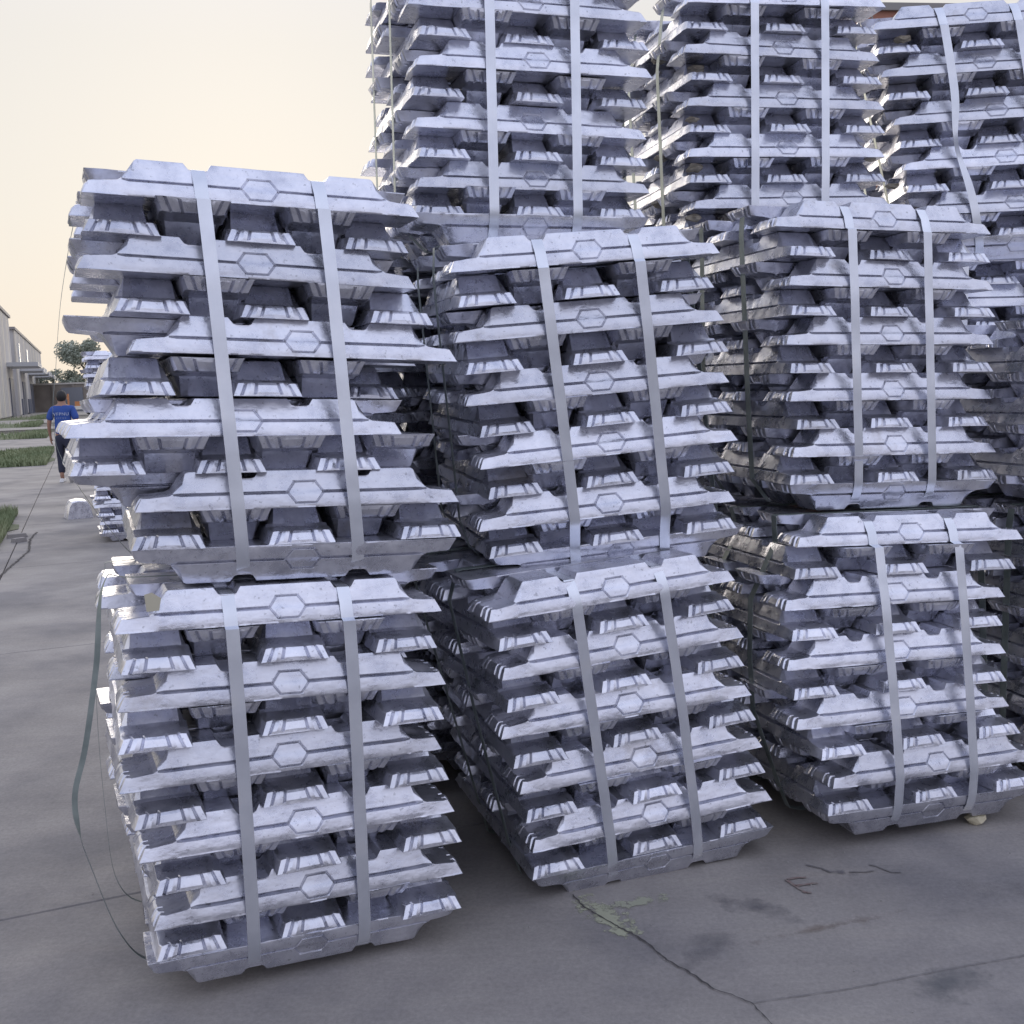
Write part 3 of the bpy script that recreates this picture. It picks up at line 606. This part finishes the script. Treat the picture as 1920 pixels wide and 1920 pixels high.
PAVE = mat('far_concrete', (.30, .28, .25), .85, noise=(.5, 6, [(.3, (.25, .235, .21)), (.7, (.36, .34, .31))]))
for k, (a, b_) in enumerate(((60.2, 66), (78.1, 95), (112, 220))):
    tag(mesh('pavement', [G(-120, a, .002), G(60, a, .002), G(60, b_, .002), G(-120, b_, .002)], [(0, 1, 2, 3)], PAVE), kind='structure')
# broken kerb by the grass tuft
KERB = mat('kerb_concrete', (.30, .28, .27), .9, bump=(12, .5, .01))
kb = empty('broken_kerb', G(-1.15, 12.6)); tag(kb, 'broken bits of concrete kerb at the grass tuft on the left', 'kerb')
for k, (u, s, l, a) in enumerate(((-.74, 12.0, .20, .15), (-.70, 11.6, .13, .5))):
    q = MB(); q.box((0, 0, .02), (l, .09, .04), 0, .85); b = q.build('kerb_stone', KERB, kb); b.location = G(u, s) - G(-1.15, 12.6); b.rotation_euler = (0, 0, GA + a)

# ------------------------------------------------------------------ warehouse on the left
PANEL = mat('wall_panel', (.42, .40, .38), .7, noise=(.25, 8, [(.3, (.46, .45, .46)), (.7, (.60, .58, .55))]))  # both panel colours lifted paler, standing in for distance haze
PANEL2 = mat('wall_panel_pale', (.55, .50, .42), .7, noise=(.4, 6, [(.3, (.58, .55, .50)), (.7, (.70, .66, .58))]))
DARK = mat('dark_door', (.14, .15, .19), .5); ROOFM = mat('roof_trim', (.30, .28, .27), .6); CANM = mat('canopy_paint', (.55, .56, .58), .5)
GLASS = mat('window_glass', (.6, .65, .7), .15)
wa = math.atan2(181 - 120, -80.9 + 56.5)       # the facade's direction
Wd = Vector((math.cos(wa), math.sin(wa), 0)); Wn = Vector((math.sin(wa), -math.cos(wa), 0))
P0 = Vector((-56.5, 120, 0))
wh = empty('warehouse', P0, (0, 0, wa)); tag(wh, 'long pale grey warehouse with ribbed wall panels and loading canopies at the left edge', 'building')
q = MB(); q.box((33, 12, 4.9), (66, 24, 9.8)); q.build('wall', PANEL, wh)
q = MB(); q.box((33, 12, 9.95), (66.6, 24.6, .3)); q.build('roof', ROOFM, wh)
for k in range(33):
    q = MB(); q.box((1 + k * 2.0, -.09, 5.0 if k % 3 else 4.9), (1.8, .16, 9.7), 0); q.build('wall_panel', PANEL if (k % 4) else PANEL2, wh)
for k, xx in enumerate((9, 27, 45, 60)):
    c = bpy.data.objects.new('canopy', None); link(c, wh); c.location = (xx, -1.4, 5.3)
    q = MB(); q.box((0, 0, 0), (10, 2.6, .25)); q.build('canopy_roof', CANM, c)
    q = MB(); q.box((0, -1.32, -.05), (10.1, .12, .6)); q.build('canopy_fascia', CANM, c)
    d = MB(); d.box((xx, -.22, 2.0), (5, .12, 4.0)); d.build('loading_door', DARK, wh)
for k, xx in enumerate((4, 17, 20, 35, 38, 53)):
    d = MB(); d.box((xx, -.24, .95), (2.6, .14, 1.9)); d.build('low_door', DARK, wh)
for xx in (5.5, 22):
    d = MB(); d.box((xx, -.21, 7.4), (1.0, .1, 2.2)); d.build('window', GLASS, wh)
wh2 = empty('warehouse', P0 - Wd * 36, (0, 0, wa)); tag(wh2, 'taller near end block of the warehouse cut off by the left edge', 'building')
q = MB(); q.box((14.7, 12, 5.3), (29.4, 24, 10.6)); q.build('wall', PANEL, wh2)
q = MB(); q.box((14.7, 12, 10.75), (30, 24.6, .3)); q.build('roof', ROOFM, wh2)
for k in range(14):
    q = MB(); q.box((1.2 + k * 2.0, -.09, 5.3), (1.8, .16, 10.4)); q.build('wall_panel', PANEL2 if k % 3 == 0 else PANEL, wh2)
q = MB(); q.box((24, -.22, 2), (5, .12, 4)); q.build('loading_door', DARK, wh2)
q = MB(); q.box((24, -1.6, 5.3), (9, 2.9, .4)); q.build('canopy', CANM, wh2)
# low wall of trailers at the end of the yard
BRN = mat('weathered_brown', (.19, .16, .13), .8, noise=(.7, 6, [(.3, (.26, .23, .20)), (.7, (.38, .33, .28))]))  # browns lightened so the colour itself carries the far haze
bw = empty('boundary_wall', (-52, 150, 0)); tag(bw, 'long low brownish boundary wall closing the far end of the yard', 'wall')
q = MB(); q.box((0, 0, 1.95), (70, .5, 3.9)); q.build('wall', BRN, bw)
q = MB(); q.box((0, 0, 4.0), (70.2, .8, .25)); q.build('coping', PANEL2, bw)
for k in range(24):
    q = MB(); q.box((-34 + k * 2.95, -.34, 1.9), (.35, .25, 3.8)); q.build('pier', BRN, bw)
q = MB(); q.box((-10.6, -.5, 1.7), (3.0, .3, 3.4)); q.build('gate', mat('gate_paint', (.26, .27, .30), .6), bw)
# small orange and white loader near the wall
LO = mat('loader_orange', (.62, .26, .10), .5); LW = mat('loader_white', (.8, .78, .72), .5); BLK = mat('rubber', (.03, .03, .03), .8)
ld = empty('loader', (-44.5, 108, 0), (0, 0, .3)); tag(ld, 'small orange and white loader parked in front of the far boundary wall', 'loader')
q = MB(); q.box((0, 0, .75), (2.8, 1.2, .35)); q.build('chassis', LW, ld)
q = MB(); q.box((.3, 0, 1.15), (1.5, 1.0, .5)); q.box((.9, 0, 1.2), (.5, 1.1, .6), 0, .9); q.build('engine_cover', LO, ld)
q = MB(); q.box((-1.1, -.3, 1.5), (.12, .12, 1.4)); q.box((-1.1, .3, 1.5), (.12, .12, 1.4)); q.box((-1.1, 0, 2.1), (.1, .7, .1)); q.build('mast', LO, ld)
for xx in (-.9, .9):
    for yy in (-.6, .6):
        q = MB(); q.tube([(xx, yy - .12, .36), (xx, yy + .12, .36)], .36, 14); q.build('wheel', BLK, ld)
# red brown building peeping over the towers
RED = mat('red_brown_cladding', (.38, .17, .11), .7, noise=(.3, 5, [(.3, (.34, .15, .10)), (.7, (.44, .20, .14))])); 
rb = empty('tall_building', (20.2, 46, 0), (0, 0, .12)); tag(rb, 'tall red brown building showing in the gap above the right hand bundles', 'building')
q = MB(); q.box((-3.0, 4, 8.3), (5.0, 8, 16.6)); q.build('wall', RED, rb)
q = MB(); q.box((-3.0, 4, 16.75), (5.2, 8.3, .3)); q.build('roof', ROOFM, rb)
for k in range(3):
    for f_ in range(5):
        q = MB(); q.box((-4.6 + k * 1.6, -.04, 1.8 + f_ * 2.6), (.7, .1, 1.1)); w_ = q.build('window', DARK, rb)
for k in range(6):
    q = MB(); q.box((-5.45 + k * .98, -.03, 15.2), (.06, .08, 2.4)); q.build('seam', ROOFM, rb)

# ------------------------------------------------------------------ trees beyond the wall
BARK = mat('bark', (.10, .075, .055), .9)
LEAF = mat('foliage', (.10, .13, .07), .6, noise=(.9, 3, [(.3, (.30, .34, .28)), (.55, (.38, .42, .34)), (.75, (.48, .50, .42))]))  # greens paled to imitate haze in front of the trees
LEAF.node_tree.nodes['Principled BSDF'].inputs['Transmission Weight'].default_value = 0
def tree(loc, h, w, seed, label, n=5000, ls=.16):
    rr = random.Random(seed); t = empty('tree', loc); tag(t, label, 'tree', 'trees beyond the far wall')
    q = MB(); q.tube([(0, 0, 0), (.05, 0, h * .25), (-.05, .05, h * .5), (0, 0, h * .8)], [.22, .17, .12, .04], 8); q.build('trunk', BARK, t)
    cl = []
    for i in range(16):
        a = rr.uniform(0, 6.28); zz = rr.uniform(.18, .90); r_ = w * .5 * math.sqrt(max(.05, 1 - (zz - .5) ** 2 * 3.2)) * rr.uniform(.35, .95)
        e = Vector((math.cos(a) * r_, math.sin(a) * r_, h * zz)); s0 = Vector((0, 0, h * max(.12, zz - .25)))
        q = MB(); q.tube([s0, s0.lerp(e, .5) + Vector((0, 0, .15)), e], [.07, .045, .015], 5); q.build('limb', BARK, t); cl.append((e, rr.uniform(.5, 1.0) * w * .19))
    vs = []; fs = []
    for i in range(n):
        c, r_ = rr.choice(cl); d = Vector((rr.gauss(0, 1), rr.gauss(0, 1), rr.gauss(0, 1.25))).normalized() * r_ * rr.uniform(.3, 1.15)
        p_ = c + d; nn = Vector((rr.gauss(0, 1), rr.gauss(0, 1), rr.gauss(.6, 1))).normalized(); a = nn.orthogonal().normalized(); b = nn.cross(a); s = ls * rr.uniform(.6, 1.3); k = len(vs)
        vs += [p_ - a * s, p_ + b * s * .5, p_ + a * s, p_ - b * s * .5]; fs.append((k, k + 1, k + 2, k + 3))
    mesh('crown', vs, fs, LEAF, t)
tree((-65.4, 162, 0), 10.8, 8.6, 3, 'rounded green tree standing above the far wall beside the left column', 12000, .22)
tree((-74, 170, 0), 6.8, 5.0, 5, 'small paler tree behind the end of the warehouse', 2500, .2)
tree((-78, 172, 0), 5.6, 4.6, 6, 'lowest bushy tree touching the warehouse corner', 2000, .2)
tree((-69, 168, 0), 5.8, 4.6, 8, 'short shrub like tree between the warehouse and the rounded tree', 2000, .2)
tree((-58, 165, 0), 9.0, 6.5, 9, 'green tree mostly hidden behind the left column', 3500, .2)

# ------------------------------------------------------------------ the walking person
SKIN = mat('skin', (.36, .20, .14), .55); SHIRT = mat('blue_shirt', (.035, .09, .34), .8, bump=(18, .5, .01)); TROU = mat('dark_trousers', (.028, .032, .06), .8, bump=(14, .4, .01))
HAIR = mat('black_hair', (.015, .014, .015), .6); SHOE = mat('white_shoe', (.7, .7, .7), .6); PRINT = mat('shirt_print', (.45, .5, .62), .8)
def skin(name, nodes, edges, m, parent, sub=2, root=0):
    me = bpy.data.meshes.new(name); me.from_pydata([n[:3] for n in nodes], edges, []); me.materials.append(m)
    o = link(bpy.data.objects.new(name, me), parent)
    sk = o.modifiers.new('skin', 'SKIN'); sk.use_smooth_shade = True
    for i, n in enumerate(nodes):
        r_ = n[3]; me.skin_vertices[0].data[i].radius = r_ if isinstance(r_, tuple) else (r_, r_); me.skin_vertices[0].data[i].use_root = i == root
    su = o.modifiers.new('subdivision', 'SUBSURF'); su.levels = sub; su.render_levels = sub
    return o
pr = empty('person', (-7.80, 18.145, 0), (0, 0, R(12))); pr.scale = (.90,) * 3; tag(pr, 'person in a blue t-shirt and dark trousers walking away, left arm hanging', 'person')
# x right, y away from the camera (walking direction), z up
body = [(0, 0, .95, (.15, .11)), (0, .0, 1.12, (.14, .10)), (0, .01, 1.32, (.165, .11)), (0, .01, 1.46, (.10, .08)), (0, .02, 1.53, .055), (0, .03, 1.62, .085), (0, .035, 1.70, .082),   # 0-6
        (-.17, .01, 1.43, .062), (-.235, .02, 1.27, .05), (-.265, .03, 1.13, .042), (-.275, .07, 1.0, .033), (-.27, .10, .90, .026),            # 7-11 left arm
        (.17, .01, 1.43, .062), (.235, -.02, 1.27, .05), (.26, -.02, 1.13, .042), (.255, .05, 1.0, .033), (.245, .09, .90, .026),                # 12-16 right arm
        (-.095, .02, .86, .085), (-.105, .10, .50, .058), (-.10, .02, .12, .040), (-.105, .10, .045, .035),                                      # 17-20 left leg
        (.095, -.02, .86, .085), (.10, -.02, .50, .058), (.10, -.22, .16, .040), (.10, -.17, .06, .033)]                                         # 21-24
be = [(0, 1), (1, 2), (2, 3), (3, 4), (4, 5), (5, 6), (3, 7), (7, 8), (8, 9), (9, 10), (10, 11), (3, 12), (12, 13), (13, 14), (14, 15), (15, 16), (0, 17), (17, 18), (18, 19), (19, 20), (0, 21), (21, 22), (22, 23), (23, 24)]
def hand(w, sx):   # palm, four bent fingers of unequal length and a thumb
    global body, be
    bx, by, bz = body[w][:3]; n = len(body); body.append((bx, by + .01, bz - .06, (.030, .018))); be.append((w, n))
    for k, (dy, l) in enumerate(((-.030, .070), (-.010, .080), (.010, .075), (.028, .060))):
        i = len(body); body += [(bx, by + .012 + dy, bz - .085, .0095), (bx + sx * -.004, by + .018 + dy, bz - .085 - l * .5, .0088), (bx + sx * -.020, by + .022 + dy, bz - .085 - l, .0075)]; be += [(n, i), (i, i + 1), (i + 1, i + 2)]
    i = len(body); body += [(bx - sx * .012, by + .050, bz - .055, .011), (bx - sx * .02, by + .062, bz - .095, .009)]; be += [(n, i), (i, i + 1)]
hand(11, -1); hand(16, 1)
skin('body', body, be, SKIN, pr, 1)
sh = skin('shirt', [(0, 0, .90, (.175, .125)), (0, 0, 1.02, (.17, .122)), (0, 0, 1.18, (.17, .12)), (0, .01, 1.34, (.185, .125)), (0, .01, 1.455, (.13, .095)), (0, .015, 1.49, (.07, .066)),
                    (-.175, .01, 1.425, .080), (-.225, .02, 1.30, .074), (-.25, .02, 1.20, .072), (.175, .01, 1.425, .080), (.225, -.01, 1.30, .074), (.25, -.02, 1.20, .072)],
     [(0, 1), (1, 2), (2, 3), (3, 4), (4, 5), (4, 6), (6, 7), (7, 8), (4, 9), (9, 10), (10, 11)], SHIRT, pr, 2)
skin('trousers', [(0, 0, .97, (.160, .118)), (0, 0, .88, (.165, .12)), (-.09, .02, .80, .105), (-.108, .10, .50, .078), (-.10, .04, .16, .068), (.09, -.02, .80, .105), (.10, -.02, .50, .078), (.10, -.20, .20, .066)],
     [(0, 1), (1, 2), (2, 3), (3, 4), (1, 5), (5, 6), (6, 7)], TROU, pr, 2)
bm = bmesh.new(); bmesh.ops.create_uvsphere(bm, u_segments=20, v_segments=14, radius=1)
for v in bm.verts:
    v.co = Vector((v.co.x * .094, v.co.y * .108, v.co.z * .118)); 
    if v.co.z < 0 and v.co.y > .02: v.co.z *= .15
me = bpy.data.meshes.new('hair'); bm.to_mesh(me); bm.free(); me.materials.append(HAIR); me.polygons.foreach_set('use_smooth', [True] * len(me.polygons))
o = link(bpy.data.objects.new('hair', me), pr); o.location = (0, .022, 1.668)
for sx in (-1, 1):
    q = MB(); q.box((0, 0, 0), (.016, .035, .06), 0, .8); e = q.build('ear', SKIN, pr); e.location = (.093 * sx, .04, 1.635)
    q = MB(); q.box((0, 0, 0), (.09, .27, .075), 0, .72); e = q.build('shoe', SHOE, pr); e.location = (-.105, .07, .04) if sx < 0 else (.10, -.17, .09)
    if sx > 0: e.rotation_euler = (R(-38), 0, 0)
    bv = e.modifiers.new('bevel', 'BEVEL'); bv.width = .018; bv.segments = 2
for txt, size, z in (('VFPNU', .085, 1.30), ('VFPNU', .030, 1.24)):
    fc = bpy.data.curves.new('lettering', 'FONT'); fc.body = txt; fc.size = size; fc.align_x = 'CENTER'; fc.extrude = .002; fc.materials.append(PRINT); fc.space_character = 1.15 if size > .05 else 2.4
    to = link(bpy.data.objects.new('lettering', fc)); bpy.context.view_layer.update()
    lm = bpy.data.meshes.new_from_object(to); bpy.data.objects.remove(to, do_unlink=True)
    o = link(bpy.data.objects.new('lettering', lm), sh); o.location = (0, -.132, z); o.rotation_euler = (R(90), 0, 0)

S.render.engine = 'CYCLES'
bpy.context.view_layer.update()
